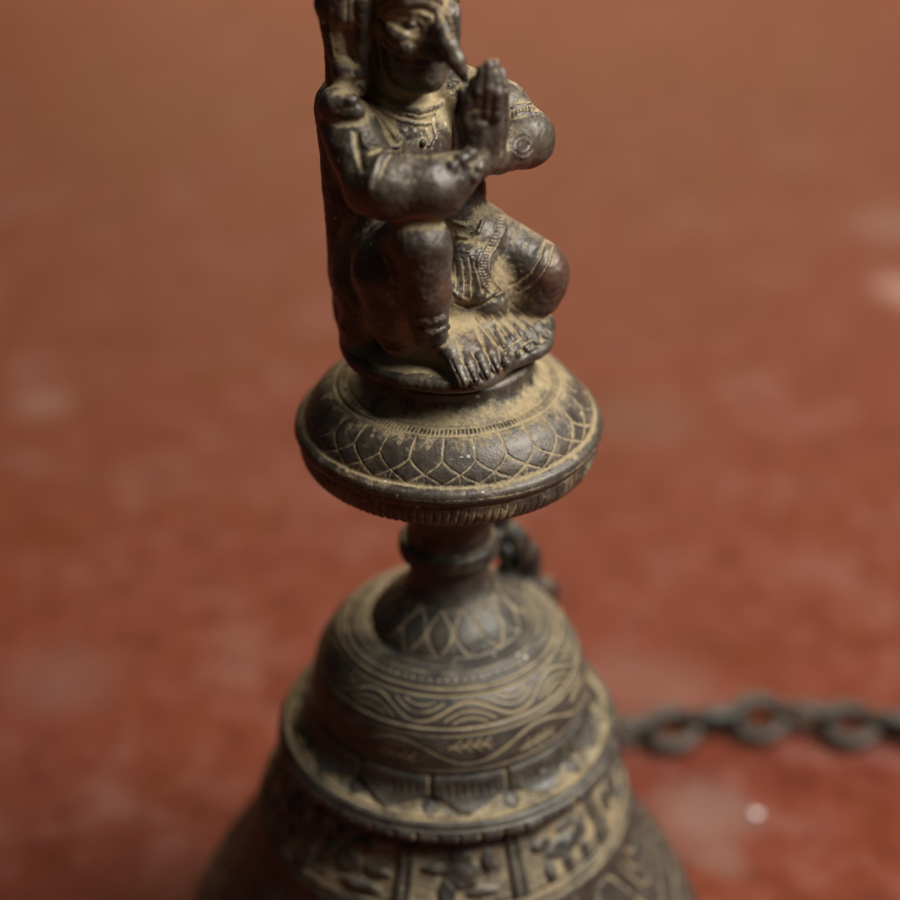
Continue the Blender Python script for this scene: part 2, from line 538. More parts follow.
# flaring skirt with a band of little figures --------------------------
def skirt():
    ctrl = [(3.9, -8.55), (3.98, -8.75), (4.05, -8.95), (4.2, -9.3), (4.42, -9.75), (4.66, -10.2), (4.82, -10.45), (4.95, -10.7), (5.12, -11.4), (5.46, -12.2), (5.86, -13.0),
            (6.27, -13.7), (6.78, -14.6), (7.2, -15.5), (7.42, -16.3), (7.65, -17.1), (7.95, -17.7), (8.1, -18.0), (8.1, -18.25), (7.95, -18.3), (7.6, -18.25),
            (7.3, -17.3), (6.7, -15.3), (6.0, -13.6), (5.0, -11.5), (4.2, -9.8), (3.6, -8.4), (2.6, -7.4), (0.4, -7.0)]
    T = Turned(ctrl, 1300, 0.035)
    t = T.t[None, :]
    out = 1 - soft(t, 17.5, 18.5)
    T.D += (0.22 + 0.48 * soft(t, 2.0, 2.8) * (1 - soft(t, 5.2, 5.8))) * out
    N = 10
    cols, a, b, w, hgt, k = T.cells(2.2, 5.6, N, -0.16)
    pil = soft(0.075 - np.abs(np.abs(a) - 0.5), -0.01, 0.02) + 0 * b
    gv = np.exp(-(((np.abs(a) - 0.5) * w) / 0.035) ** 2)
    T.H[:, cols] += 0.10 * pil - 0.05 * gv
    T.D[:, cols] += -0.45 * pil + 0.5 * gv
    # small relief figures, three kinds in turn
    A, B = a * w, b * hgt
    kinds = [
        [(0.0, 0.16, .13, .12), (0.0, .42, .2, .22), (-.2, .36, .2, .07), (.24, .28, .07, .2), (-.13, .76, .09, .24), (.17, .78, .17, .09), (.02, .6, .15, .1)],
        [(-.22, .3, .13, .12), (0.02, .5, .3, .17), (.26, .42, .08, .2), (-.2, .8, .07, .2), (.0, .8, .07, .2), (.22, .8, .07, .2), (.1, .2, .16, .07)],
        [(0.05, .2, .14, .13), (-.05, .5, .17, .24), (.25, .55, .16, .08), (-.27, .5, .1, .22), (.1, .85, .25, .08), (-.2, .16, .08, .1)],
    ]
    for kk, blobs in enumerate(kinds):
        sel = (np.mod(k, 3) == kk)
        f = np.zeros(np.broadcast(A, B).shape)
        for (cx, cy, rx, ry) in blobs:
            q = ((A - cx * w) / (rx * w * 0.8)) ** 2 + ((B - cy * hgt) / (ry * hgt)) ** 2
            f = np.maximum(f, np.sqrt(np.clip(1.15 - q, 0, 1)))
        f = f * sel
        T.H[:, cols] += 0.10 * f * (1 + 0.25 * np.sin(A * 9) * np.sin(B * 11))
        T.D[:, cols] -= 0.42 * soft(f, 0.2, 0.7)
    for tt in (5.75, 6.2, 6.9, 11.2, 11.8, 14.2, 15.0):
        T.ring(tt, 0.06, 0.06, 0.8, 0.01)
    for tt in (6.0, 11.5):
        T.H += 0.05 * np.exp(-((T.v[None, :] - T.vof(tt)) / 0.09) ** 2)
    cols, a, b, w, hgt, k = T.cells(7.1, 11.0, 9, 0.4)
    polys = [curve(lambda q: (q * w, (0.5 + 0.38 * math.sin(2 * PI * q)) * hgt), -0.75, 0.75, 40)]
    for (cx, sg) in ((-0.25, 1), (0.25, -1)):
        for kk in (0.8, 0.55, 0.3):
            polys.append(curve(lambda q: ((cx + q * 0.24 * (0.3 + kk)) * w, (0.5 + sg * (0.45 - 0.7 * kk * math.cos(q * 1.4))) * hgt), -1, 1, 9))
    T.groove(segdist(a * w, b * hgt, polys), 0.055, 0.06, 0.8, cols)
    T.D *= np.where(t > 18.5, 0.3, 1.0)
    T.build('skirt', M_BELL, bell).location.x = -0.0012


skirt()


# ------------------------------------------------------------------ the cast figure: a signed-distance sculpture
LAB = {'figure': 0, 'plinth': 1, 'cloak': 2, 'hair': 3, 'loincloth': 4, 'armlet': 5, 'bracelet': 6, 'necklace': 7, 'earring': 8, 'anklet': 9, 'arm_band': 10, 'elbow_boss': 11}


class Sdf:
    def __init__(s, lo, hi, h):
        s.lo, s.h = np.array(lo, float), h
        s.n = np.ceil((np.array(hi) - s.lo) / h).astype(int)
        s.S = np.full(s.n, 0.6, np.float32)
        s.L = np.zeros(s.n, np.int8)
        s.marks = []
        s.ax = [(s.lo[i] + h * np.arange(s.n[i])).astype(np.float32) for i in range(3)]

    def sub(s, lo, hi):
        a = np.clip(((np.array(lo) - s.lo) / s.h).astype(int), 0, s.n)
        b = np.clip(((np.array(hi) - s.lo) / s.h).astype(int) + 2, 0, s.n)
        sl = tuple(slice(i, j) for i, j in zip(a, b))
        return sl, s.ax[0][sl[0]][:, None, None], s.ax[1][sl[1]][None, :, None], s.ax[2][sl[2]][None, None, :]

    def put(s, sl, d, k, lab):
        c = s.S[sl]
        if d.size == 0:
            return
        s.L[sl][d < c + (0.02 if lab else 0.0)] = lab
        if k > 0:
            hh = np.maximum(k - np.abs(c - d), 0) / k
            s.S[sl] = np.minimum(c, d) - hh * hh * k * 0.25
        else:
            s.S[sl] = np.minimum(c, d)

    def cap(s, a, b, r1, r2=None, k=0.15, lab='figure', carve=False, m=0.4):
        r2 = r1 if r2 is None else r2
        a, b = np.array(a, float), np.array(b, float)
        R = max(r1, r2) + (m if max(r1, r2) > 0.14 else 0.12) + k * 0.5
        sl, X, Y, Z = s.sub(np.minimum(a, b) - R, np.maximum(a, b) + R)
        ba = (b - a).astype(np.float32)
        L = float(ba @ ba) + 1e-9
        h = np.clip(((X - a[0]) * ba[0] + (Y - a[1]) * ba[1] + (Z - a[2]) * ba[2]) / L, 0, 1)
        d = np.sqrt((X - a[0] - h * ba[0]) ** 2 + (Y - a[1] - h * ba[1]) ** 2 + (Z - a[2] - h * ba[2]) ** 2) - (r1 + (r2 - r1) * h)
        d = d.astype(np.float32)
        if carve:
            c = s.S[sl]
            hh = np.maximum(k - np.abs(c + d), 0) / max(k, 1e-6)
            s.S[sl] = np.maximum(c, -d) + hh * hh * k * 0.25
        else:
            s.put(sl, d, k, LAB[lab])

    def ell(s, c, rad, axes=None, k=0.15, lab='figure'):
        """ellipsoid; axes = rows of a rotation (local axes in world)"""
        c, rad = np.array(c, float), np.array(rad, float)
        R = rad.max() + 0.4
        sl, X, Y, Z = s.sub(c - R, c + R)
        X, Y, Z = X - c[0], Y - c[1], Z - c[2]
        if axes is None:
            axes = np.eye(3)
        p = [(X * A[0] + Y * A[1] + Z * A[2]) for A in np.asarray(axes, dtype=np.float32)]
        k0 = np.sqrt(sum((q / r) ** 2 for q, r in zip(p, rad)))
        k1 = np.sqrt(sum((q / r ** 2) ** 2 for q, r in zip(p, rad))) + 1e-6
        s.put(sl, (k0 * (k0 - 1) / k1).astype(np.float32), k, LAB[lab])

    def sample(s, P, A=None):
        A = s.S if A is None else A
        q = (np.asarray(P) - s.lo) / s.h
        i = np.clip(np.floor(q).astype(int), 0, s.n - 2)
        f = np.clip(q - i, 0, 1)
        out = 0
        for dx in (0, 1):
            for dy in (0, 1):
                for dz in (0, 1):
                    w = (f[:, 0] if dx else 1 - f[:, 0]) * (f[:, 1] if dy else 1 - f[:, 1]) * (f[:, 2] if dz else 1 - f[:, 2])
                    out = out + w * A[i[:, 0] + dx, i[:, 1] + dy, i[:, 2] + dz]
        return out

    def hit(s, px, py):
        ys = np.arange(-3.6, 3.2, 0.01)
        d = ray(px, py)
        t = (ys + CD) / d[1]
        P = np.stack([d[0] * t + 0.03, ys, CH + d[2] * t], -1)
        v = s.sample(P)
        w = np.nonzero(v < 0)[0]
        return P[w[0]] if len(w) else None

    def line(s, pts, r, lab='figure', carve=False, k=0.05, sink=0.0, r2=None):
        """a raised cord or an engraved line laid on the surface through points seen in the photograph"""
        dense = []
        for (x0, y0), (x1, y1) in zip(pts[:-1], pts[1:]):
            n = max(1, int(math.hypot(x1 - x0, y1 - y0) / 4))
            dense += [(x0 + (x1 - x0) * i / n, y0 + (y1 - y0) * i / n) for i in range(n)]
        dense.append(pts[-1])
        P = [s.hit(*p) for p in dense]
        dr = ray(*dense[0])
        dr = dr / np.linalg.norm(dr)
        P = [None if p is None else p + dr * sink for p in P]
        n = len(P)
        for i in range(n - 1):
            if P[i] is None or P[i + 1] is None or np.linalg.norm(P[i] - P[i + 1]) > 0.45:
                continue
            ra = r if r2 is None else r + (r2 - r) * i / n
            s.cap(P[i], P[i + 1], ra, None, k, lab, carve)

    def mark(s, pts, r, amt):
        """dust rubbed into (or worn off) a line on the finished surface"""
        P = [s.hit(*p) for p in pts]
        s.marks += [(a, b, r, amt) for a, b in zip(P[:-1], P[1:]) if a is not None and b is not None and np.linalg.norm(a - b) < 0.6]

    def beads(s, pts, n, r, lab, sink=0.0, k=0.03):
        pts = np.array(pts, float)
        L = np.concatenate([[0], np.cumsum(np.hypot(*np.diff(pts, axis=0).T))])
        for q in np.linspace(0, L[-1], n):
            p = s.hit(np.interp(q, L, pts[:, 0]), np.interp(q, L, pts[:, 1]))
            if p is not None:
                s.cap(p, p + 1e-4, r, None, k, lab)


FA = math.radians(42)
F = np.array([math.sin(FA), -math.cos(FA), 0])      # the way the figure faces
Rr = np.array([-math.cos(FA), -math.sin(FA), 0])    # its right hand
Zz = np.array([0, 0, 1.0])
O = np.array([-1.15, 0.2, 0])


def G(f, sd, z):
    return O + F * f + Rr * sd + Zz * z


def sculpt():
    g = Sdf((-3.5, -3.4, 2.3), (2.9, 3.2, 13.35), 0.025)
    ax = [F, Rr, Zz]
    # plinth: a rounded slab, cut in a little at the front right under the toes
    sl, X, Y, Z = g.sub((-3.4, -3.3, 2.3), (2.8, 3.1, 3.3))
    th = np.arctan2(X + 0.1, -Y)
    R = 2.42 + 0.05 * np.sin(3 * th + 1) + 0.04 * np.sin(5 * th) - 0.28 * np.exp(-((th - 0.78) / 0.28) ** 2) + 0.10 * np.exp(-((th - 1.45) / 0.3) ** 2)
    dr = np.hypot(X + 0.1, Y) - (R - 0.14)
    dz = np.abs(Z - 2.68 - 0.02 * X) - 0.02
    d = np.minimum(np.maximum(dr, dz), 0) + np.hypot(np.maximum(dr, 0), np.maximum(dz, 0)) - 0.14
    g.put(sl, d.astype(np.float32), 0, LAB['plinth'])
    # cloak / folded wings down the back
    g.cap((-2.22, .55, 7.9), (-2.0, .55, 3.1), .66, .62, 0.2, 'cloak')
    g.cap((-1.9, 1.3, 8.0), (-1.7, 1.1, 3.0), .75, .8, 0.5, 'cloak')
    g.cap((-1.2, 1.8, 8.0), (-.9, 1.5, 3.0), .75, .8, 0.5, 'cloak')
    g.cap((-.4, 1.9, 7.6), (0.1, 1.5, 3.0), .6, .8, 0.5, 'cloak')
    # pelvis, belly, chest, neck
    g.ell(G(-.2, 0, 4.2), (1.15, 1.5, 1.25), ax, 0.3)
    g.ell(G(.05, -.1, 5.4), (.95, 1.15, 1.2), ax, 0.3)
    g.ell(G(0, .05, 7.2), (.95, 1.45, 1.3), ax, 0.3)
    g.cap(G(0.1, .0, 8.0), G(.3, 0, 9.0), .62, .58, 0.25)
    g.cap(at(448, 205, .45), at(455, 190, .6), .72, .7, 0.2)
    # thighs
    g.cap(at(388, 255, -.2), at(418, 245, -2.1), .95, .64, 0.25)
    g.cap(at(468, 232, .7), at(538, 268, .25), .80, .62, 0.20)
    g.ell(at(541, 278, .2), (.62, .60, .78), None, 0.2)
    g.cap(at(520, 285, .2), at(535, 298, .2), .5, .42, 0.3)
    # near shin
    g.cap(at(420, 243, -2.35), at(424, 288, -2.2), .66, .56, 0.15)
    g.cap(at(424, 288, -2.2), at(431, 333, -1.75), .56, .36, 0.12)
    g.cap(at(388, 270, -1.4), at(402, 330, -1.2), .8, .6, 0.3)
    g.cap(at(372, 300, -.6), at(362, 325, -.5), .6, .5, 0.3)
    # lap between the knees
    g.cap(at(474, 240, .35), at(484, 300, -.15), .78, .62, 0.25)
    g.cap(at(500, 285, .3), at(520, 312, .35), .6, .5, 0.25)
    g.cap(at(440, 290, -.6), at(450, 325, -.6), .6, .5, 0.3)
    # both feet side by side: one sloping fan that ends in a row of toes
    z0 = 2.88
    g.cap(atz(420, 345, z0 + .22), atz(450, 352, z0 + .25), .36, .32, 0.2)
    g.cap(atz(434, 334, z0 + .42), atz(470, 352, z0 + .24), .34, .28, 0.2)
    tips = [(463, 381), (474, 380), (485, 374), (496, 369), (506, 363)]
    base = [(448, 352), (458, 345), (468, 339), (478, 333), (487, 330)]
    tips2 = [(517, 354), (527, 349), (536, 343), (545, 337), (549, 328)]
    base2 = [(494, 324), (502, 320), (510, 317), (518, 315), (528, 314)]
    roots = [(440, 330), (446, 322), (455, 314), (464, 308), (472, 304), (480, 302), (488, 301), (496, 301), (505, 302), (520, 305)]
    for i, (tp, bs, rt) in enumerate(zip(tips + tips2, base + base2, roots)):
        r0, r1 = (.17, .125) if i < 5 else (.15, .10)
        Rt, A, B = atz(*rt, z0 + .62), atz(*bs, z0 + .36), atz(*tp, z0 + .03)
        Mm = A * .35 + B * .65 + np.array([0, 0, .05])
        g.cap(Rt, A, .26, .22, 0.18)
        g.cap(A, Mm, .20, r0, 0.10)
        g.cap(Mm, B, r0, r1, 0.05)
    for u_ in (0.2, .4, .6, .8):
        row = [(np.array(a) * u_ + np.array(b) * (1 - u_)) for a, b in zip(tips + tips2, base + base2)]
        zz = z0 + .03 * u_ + .34 * (1 - u_) - .10
        for i, (a, b) in enumerate(zip(row[:-1], row[1:])):
            q = .19 if i < 4 else .235
            g.cap(atz(*a, zz), atz(*b, zz), q, q, 0.1)
    # upper arms, elbows, forearms
    g.cap(at(347, 125, -.75), at(375, 186, -2.0), .62, .66, 0.25)
    g.cap(at(388, 187, -2.35), at(430, 186, -2.35), .70, .58, 0.2)
    g.cap(at(430, 186, -2.35), at(474, 163, -1.95), .58, .38, 0.2)
    g.cap(at(440, 192, -2.25), at(452, 180, -2.15), .54, .46, 0.15)
    g.cap(at(452, 92, 1.1), at(500, 110, .8), .66, .60, 0.25)
    g.cap(at(500, 110, .8), at(524, 138, .35), .60, .62, 0.25)
    g.cap(at(524, 138, .3), at(498, 154, -.9), .62, .42, 0.2)
    g.cap(at(498, 154, -.9), at(488, 158, -1.4), .42, .34, 0.1)
    # joined palms: the far hand, then the near one with four fingers and thumb
    for (dx, dy, dy3, w) in ((6, -1, .42, 1.0), (0, 0, 0, 1.0)):
        g.cap(at(474 + dx, 160 + dy, -1.95 + dy3), at(480 + dx, 125 + dy, -2.0 + dy3), .27, .24, 0.1)
        g.cap(at(486 + dx, 160 + dy, -1.85 + dy3), at(494 + dx, 122 + dy, -1.92 + dy3), .27, .20, 0.1)
        g.cap(at(472 + dx, 145 + dy, -2.0 + dy3), at(469 + dx, 118 + dy, -2.02 + dy3), .22, .18, 0.1)
        for (bx, by, mx, my, tx, ty, r) in ((466, 118, 469, 100, 474, 82, .14), (475, 114, 478, 92, 482, 71, .15), (486, 112, 488, 88, 489, 66, .15), (496, 115, 497, 94, 495, 74, .14)):
            g.cap(at(bx + dx, by + dy, -2.06 + dy3), at(mx + dx, my + dy, -2.12 + dy3), r + .01, r, 0.04)
            g.cap(at(mx + dx, my + dy, -2.12 + dy3), at(tx + dx, ty + dy, -2.02 + dy3), r, r * .8, 0.03)
        g.cap(at(466 + dx, 140 + dy, -1.92 + dy3), at(461 + dx, 112 + dy, -1.88 + dy3), .19, .14, 0.06)
        g.cap(at(461 + dx, 112 + dy, -1.88 + dy3), at(461 + dx, 92 + dy, -1.82 + dy3), .14, .11, 0.04)
    # head, jaw, chin
    hd = G(.45, .0, 9.95)
    hd = at(411, 22, -.25)
    g.ell(hd, (.86, .80, 1.0), ax, 0.1)
    g.ell(hd + F * .14 + Zz * -.62, (.76, .74, .78), ax, 0.2)
    g.ell(hd + F * .50 + Zz * -1.08, (.34, .32, .28), ax, 0.25)
    # hair mass and crown behind the head
    g.ell((-1.2, .75, 11.3), (1.45, 1.1, 1.7), None, 0.1, 'hair')
    g.ell((-.55, .9, 10.5), (.80, .7, 1.3), None, 0.1, 'hair')
    g.cap(hd + F * -.05 + Zz * .85, hd + F * -.2 + Zz * 2.3, .85, .55, 0.1, 'hair')
    g.cap(hd + F * -.05 + Zz * 2.4, hd + F * -.1 + Zz * 2.75, .35, .2, 0.1, 'hair')
    g.cap(at(368, 0, .3), at(366, 80, .3), .55, .5, 0.1, 'hair')
    g.cap(at(345, 0, .3), at(350, 80, .3), .55, .5, 0.1, 'hair')
    # side locks with ornaments
    g.cap(at(335, 5, -.3), at(344, 66, -.35), .42, .28, 0.12, 'hair')
    g.cap(at(361, 0, -.6), at(364, 72, -.55), .22, .2, 0.06, 'hair')
    g.cap(at(340, -5, -.5), at(341, 12, -.5), .36, .36, 0.06, 'hair')
    g.cap(at(345, 70, -.55), at(345, 71, -.55), .30, None, 0.06, 'earring')
    g.cap(at(342, 84, -.62), at(342, 85, -.62), .24, None, 0.06, 'earring')
    g.cap(at(358, 86, -.62), at(360, 87, -.62), .20, None, 0.06, 'earring')
    g.cap(at(357, 72, -.62), at(358, 72, -.62), .20, None, 0.06, 'earring')
    # armlet on the near shoulder
    g.ell(at(339, 106, -.95), (.46, .42, .42), None, 0.06, 'armlet')
    g.cap(at(333, 104, -1.2), at(350, 101, -1.3), .2, .16, 0.1, 'armlet')
    g.cap(at(346, 112, -1.25), at(356, 112, -1.3), .2, .18, 0.1, 'armlet')
    g.cap(at(330, 122, -1.0), at(362, 128, -1.25), .15, .12, 0.12, 'armlet')
    # bracelet balls
    for (x, y, r) in ((452, 167, .13), (461, 160, .15), (470, 155, .14), (478, 168, .11), (474, 178, .12)):
        p = g.hit(x, y)
        if p is None:
            continue
        p = p + ray(x, y) * .04
        g.cap(p, p + 1e-3, r, None, 0.08, 'bracelet')
    # loincloth panel
    g.cap(at(482, 238, .0), at(474, 270, -.50), .34, .36, 0.25, 'loincloth')
    g.cap(at(462, 258, -.55), at(463, 291, -.85), .30, .20, 0.2, 'loincloth')
    g.cap(at(476, 262, -.55), at(478, 292, -.80), .30, .19, 0.2, 'loincloth')
    # -------- surface modelling of the face
    eye = g.hit(413, 25)
    # eye socket, ball, lids
    g.line([(397, 27), (408, 24), (420, 26)], .10, carve=True, k=0.1, sink=-.03)
    p = g.hit(412, 25)
    g.cap(p, p + 1e-3, .13, None, 0.02)
    g.line([(396, 25), (402, 20), (411, 18), (419, 20), (425, 26)], .042, k=.02)
    g.line([(398, 28), (406, 31), (416, 31), (425, 27)], .034, k=.02)
    g.line([(388, 20), (396, 14), (407, 11), (419, 12), (430, 19)], .04, k=.02)
    g.line([(387, 14), (395, 8), (407, 3), (420, 1), (430, 4), (436, 10)], .085, k=.05)
    g.line([(388, 25), (396, 28), (404, 34), (414, 38), (424, 38)], .06, k=.03)
    g.line([(390, 30), (398, 38), (410, 42)], .12, k=.10, sink=.04)
    # moustache
    g.line([(383, 40), (388, 41), (393, 46), (398, 50), (405, 51)], .075, k=.05)
    for (x, y, r) in ((408, 49, .15), (427, 46, .23), (433, 51, .19), (440, 57, .11)):
        p = g.hit(x, y)
        if p is not None:
            g.cap(p, p + 1e-3, r, None, 0.04)
    # mouth and lips
    g.line([(402, 66), (412, 69), (424, 68)], .025, carve=True, k=.03)
    # beak
    bk = [(437, 10, -1.08, .07), (442, 30, -1.36, .15), (449, 46, -1.56, .20), (456, 61, -1.66, .17), (461, 71, -1.68, .13), (464, 79, -1.66, .09)]
    for p0, p1 in zip(bk[:-1], bk[1:]):
        g.cap(at(*p0[:3]), at(*p1[:3]), p0[3], p1[3], 0.07)
    g.cap(at(434, 34, -1.05), at(442, 50, -1.2), .22, .20, 0.15)
    # far cheek
    g.cap(at(446, 15, -.5), at(449, 45, -.45), .3, .22, 0.1)
    # forehead band
    g.line([(378, 6), (390, -2), (410, -8), (430, -4), (440, 2)], .07, 'hair', k=.04)
    # ------- collar, necklace, hems
    g.line([(375, 85), (385, 97), (400, 106), (418, 110), (434, 107), (441, 103)], .075, 'necklace', k=.04)
    g.beads([(371, 92), (384, 104), (400, 113), (417, 117), (434, 114)], 24, .045, 'necklace')
    g.line([(366, 96), (381, 110), (398, 119), (415, 124), (431, 124), (434, 136), (428, 146)], .035, k=.03)
    p = g.hit(422, 143)
    g.cap(p, p + 1e-3, .09, None, 0.03)
    g.line([(370, 104), (384, 122), (398, 140)], .05, k=.04)
    g.line([(361, 134), (364, 144), (370, 151), (380, 149), (397, 147)], .045, k=.04)
    g.line([(386, 150), (378, 160), (372, 178), (370, 192)], .05, k=.05)
    g.line([(393, 152), (386, 162), (380, 178)], .03, carve=True, k=.03)
    g.line([(355, 133), (358, 150), (362, 170)], .06, carve=True, k=.06)
    g.line([(452, 92), (462, 84), (472, 76)], .03, carve=True, k=.02)
    g.line([(508, 119), (522, 113), (538, 113)], .03, 'arm_band', k=.02)
    g.line([(508, 110), (520, 105), (531, 103)], .03, 'arm_band', k=.02)
    for q in range(7):
        g.line([(510 + q * 3.4, 117 - q * .8), (509 + q * 3.3, 112 - q * 1.1)], .018, 'arm_band', k=.01)
    # round boss on the far elbow
    for rr, w in ((12, .035), (7, .03)):
        g.line([(522 + rr * math.cos(q), 146 + rr * 1.0 * math.sin(q)) for q in np.linspace(0, 2 * PI, 13)], w, 'elbow_boss', k=.02)
    # belly folds
    g.line([(455, 222), (466, 226), (476, 223), (480, 213)], .03, k=.03)
    g.line([(458, 236), (468, 238), (478, 232), (482, 222)], .045, k=.03)
    g.line([(457, 250), (468, 252), (476, 246), (479, 238)], .03, k=.03)
    for ln in ([(455, 222), (466, 226), (476, 223), (480, 213)], [(457, 250), (468, 252), (476, 246), (479, 238)], [(458, 236), (468, 238), (478, 232), (482, 222)]):
        g.mark(ln, .05, .9)
    # sash tail over the far thigh, hatched; folds of the panel
    sash1 = [(498, 215), (494, 230), (486, 244), (479, 257), (476, 270), (480, 283), (493, 296)]
    sash2 = [(505, 216), (504, 230), (497, 246), (490, 258), (489, 270), (495, 282), (503, 291)]
    for ln, wd in ((sash1, .026), (sash2, .024)):
        g.line(ln, wd, 'loincloth', k=.03, sink=.01)
        g.mark(ln, .035, .9)
    for q in range(26):
        u_ = q / 25 * 6
        i0 = min(int(u_), 5)
        f_ = u_ - i0
        a = np.array(sash1[i0]) * (1 - f_) + np.array(sash1[i0 + 1]) * f_
        b = np.array(sash2[i0]) * (1 - f_) + np.array(sash2[i0 + 1]) * f_
        g.line([tuple(a * .8 + b * .2), tuple(a * .25 + b * .75)], .014, carve=True, k=.01)
        g.mark([tuple(a * .8 + b * .2), tuple(a * .25 + b * .75)], .02, .7)
    for ln in ([(455, 262), (457, 280), (456, 294)], [(462, 262), (465, 280), (464, 297)], [(469, 258), (472, 278), (472, 298)], [(474, 262), (479, 280), (483, 293)]):
        g.line(ln, .02, carve=True, k=.02)
        g.mark(ln, .03, .8)
    g.line([(453, 292), (462, 299), (474, 302), (484, 299), (494, 293)], .04, 'loincloth', k=.03)
    g.line([(456, 303), (466, 307), (480, 305), (494, 298)], .045, carve=True, k=.03)
    # knee bands
    g.line([(545, 239), (541, 256), (532, 272), (520, 281), (509, 286)], .03, carve=True, k=.02)
    g.line([(553, 246), (549, 262), (541, 276), (530, 286), (518, 292)], .03, carve=True, k=.02)
    # anklets
    g.line([(418, 318), (430, 323), (444, 318)], .07, 'anklet', k=.03)
    g.line([(420, 328), (432, 333), (447, 327)], .07, 'anklet', k=.03)
    # pleats running over the far foot, and cross straps
    for (x0, y0, x1, y1) in ((483, 316, 511, 361), (492, 314, 521, 354), (500, 311, 530, 349), (508, 309, 540, 342), (512, 305, 551, 333), (474, 318, 502, 350)):
        g.line([(x0, y0), (x1, y1)], .022, carve=True, k=.02)
        g.mark([(x0, y0), ((x0 + x1) / 2, (y0 + y1) / 2), (x1, y1)], .032, .9)
    for (x0, y0, x1, y1) in ((503, 350, 528, 334), (508, 355, 533, 338)):
        g.line([(x0, y0), (x1, y1)], .02, carve=True, k=.02)
        g.mark([(x0, y0), (x1, y1)], .03, .9)
    for (x0, y0, x1, y1) in ((451, 360, 464, 388), (461, 358, 476, 386), (472, 353, 486, 379), (484, 349, 498, 374), (447, 366, 455, 386)):
        g.line([(x0, y0), (x1, y1)], .026, carve=True, k=.02)
        g.mark([(x0, y0), (x1, y1)], .035, .9)
    for (x, y) in ((468, 374), (480, 370), (490, 364), (499, 359)):
        g.mark([(x - 2, y - 3), (x + 2, y + 3)], .09, -.55)
    # cracks and creases of the near fingers
    g.line([(470, 113), (480, 109), (490, 110), (500, 112)], .025, carve=True, k=.02)
    # where dust sits in the face, where it is rubbed off, and shade painted on mouth and jaw
    for pts in ([(396, 24), (403, 19), (411, 17), (420, 19), (426, 25)], [(397, 29), (406, 33), (416, 33), (425, 30)], [(386, 17), (396, 11), (407, 8), (420, 8), (430, 13)],
                [(388, 24), (395, 27), (403, 33), (412, 37), (420, 38)], [(382, 39), (388, 41), (394, 47), (400, 50)], [(401, 44), (409, 42), (416, 45), (417, 52)],
                [(419, 44), (425, 39), (434, 42), (440, 52)], [(373, 10), (374, 30)], [(440, 14), (448, 36), (458, 62)], [(446, 6), (449, 20)]):
        g.mark(pts, .055, .9)
    for pts in ([(400, 25), (406, 23), (414, 24), (421, 26)], [(378, 22), (390, 30), (400, 38)], [(404, 49), (410, 49)],
                [(424, 46), (430, 47), (437, 53)], [(380, 48), (390, 58), (410, 64), (432, 62)], [(384, 66), (400, 76), (425, 78)], [(438, 24), (447, 44), (461, 76)]):
        g.mark(pts, .085, -.9)
    g.mark([(411, 25), (414, 25)], .06, -1.2)
    for pts in ([(360, 95), (376, 112), (390, 128), (398, 142)], [(370, 99), (386, 112), (402, 119), (430, 122)], [(361, 134), (364, 144), (371, 151), (381, 149)],
                [(330, 122), (345, 126), (360, 122)], [(328, 98), (336, 94), (346, 98)], [(337, 112), (350, 108), (358, 116)]):
        g.mark(pts, .06, .8)
    for pts in ([(380, 124), (392, 136)], [(400, 126), (420, 132)], [(366, 140), (380, 144)]):
        g.mark(pts, .14, -.6)
    g.mark([(500, 262), (505, 276), (514, 290), (530, 300), (548, 312)], .13, .5)
    g.mark([(452, 295), (470, 300), (490, 296)], .12, .4)
    g.mark([(408, 226), (424, 223), (438, 230)], .38, .22)
    g.mark([(332, 98), (342, 93), (352, 99)], .14, .6)
    for pts in ([(470, 113), (480, 109), (490, 110), (500, 112)], [(473, 110), (475, 85)], [(483, 108), (484, 78)], [(493, 110), (494, 80)], [(504, 84), (505, 120), (503, 150)], [(460, 92), (460, 118), (464, 140)]):
        g.mark(pts, .035, .8)
    # hair strands
    for q in range(5):
        g.line([(326 + q * 5, -14), (330 + q * 4, 20), (336 + q * 3, 55)], .035, 'hair', carve=True, k=.03)
    for q in range(4):
        g.line([(450 + q * 3, -10), (452 + q * 2.5, 12), (450 + q * 1.5, 36)], .02, 'hair', carve=True, k=.02)
    # little pits and lumps of the casting
    for q in range(260):
        x, y = rng.uniform(318, 572), rng.uniform(0, 385)
        p = g.hit(x, y)
        if p is None:
            continue
        r = rng.uniform(.012, .03)
        g.cap(p, p + 1e-3, r, None, 0.03, 'figure', carve=True) if q % 2 else None
    return g


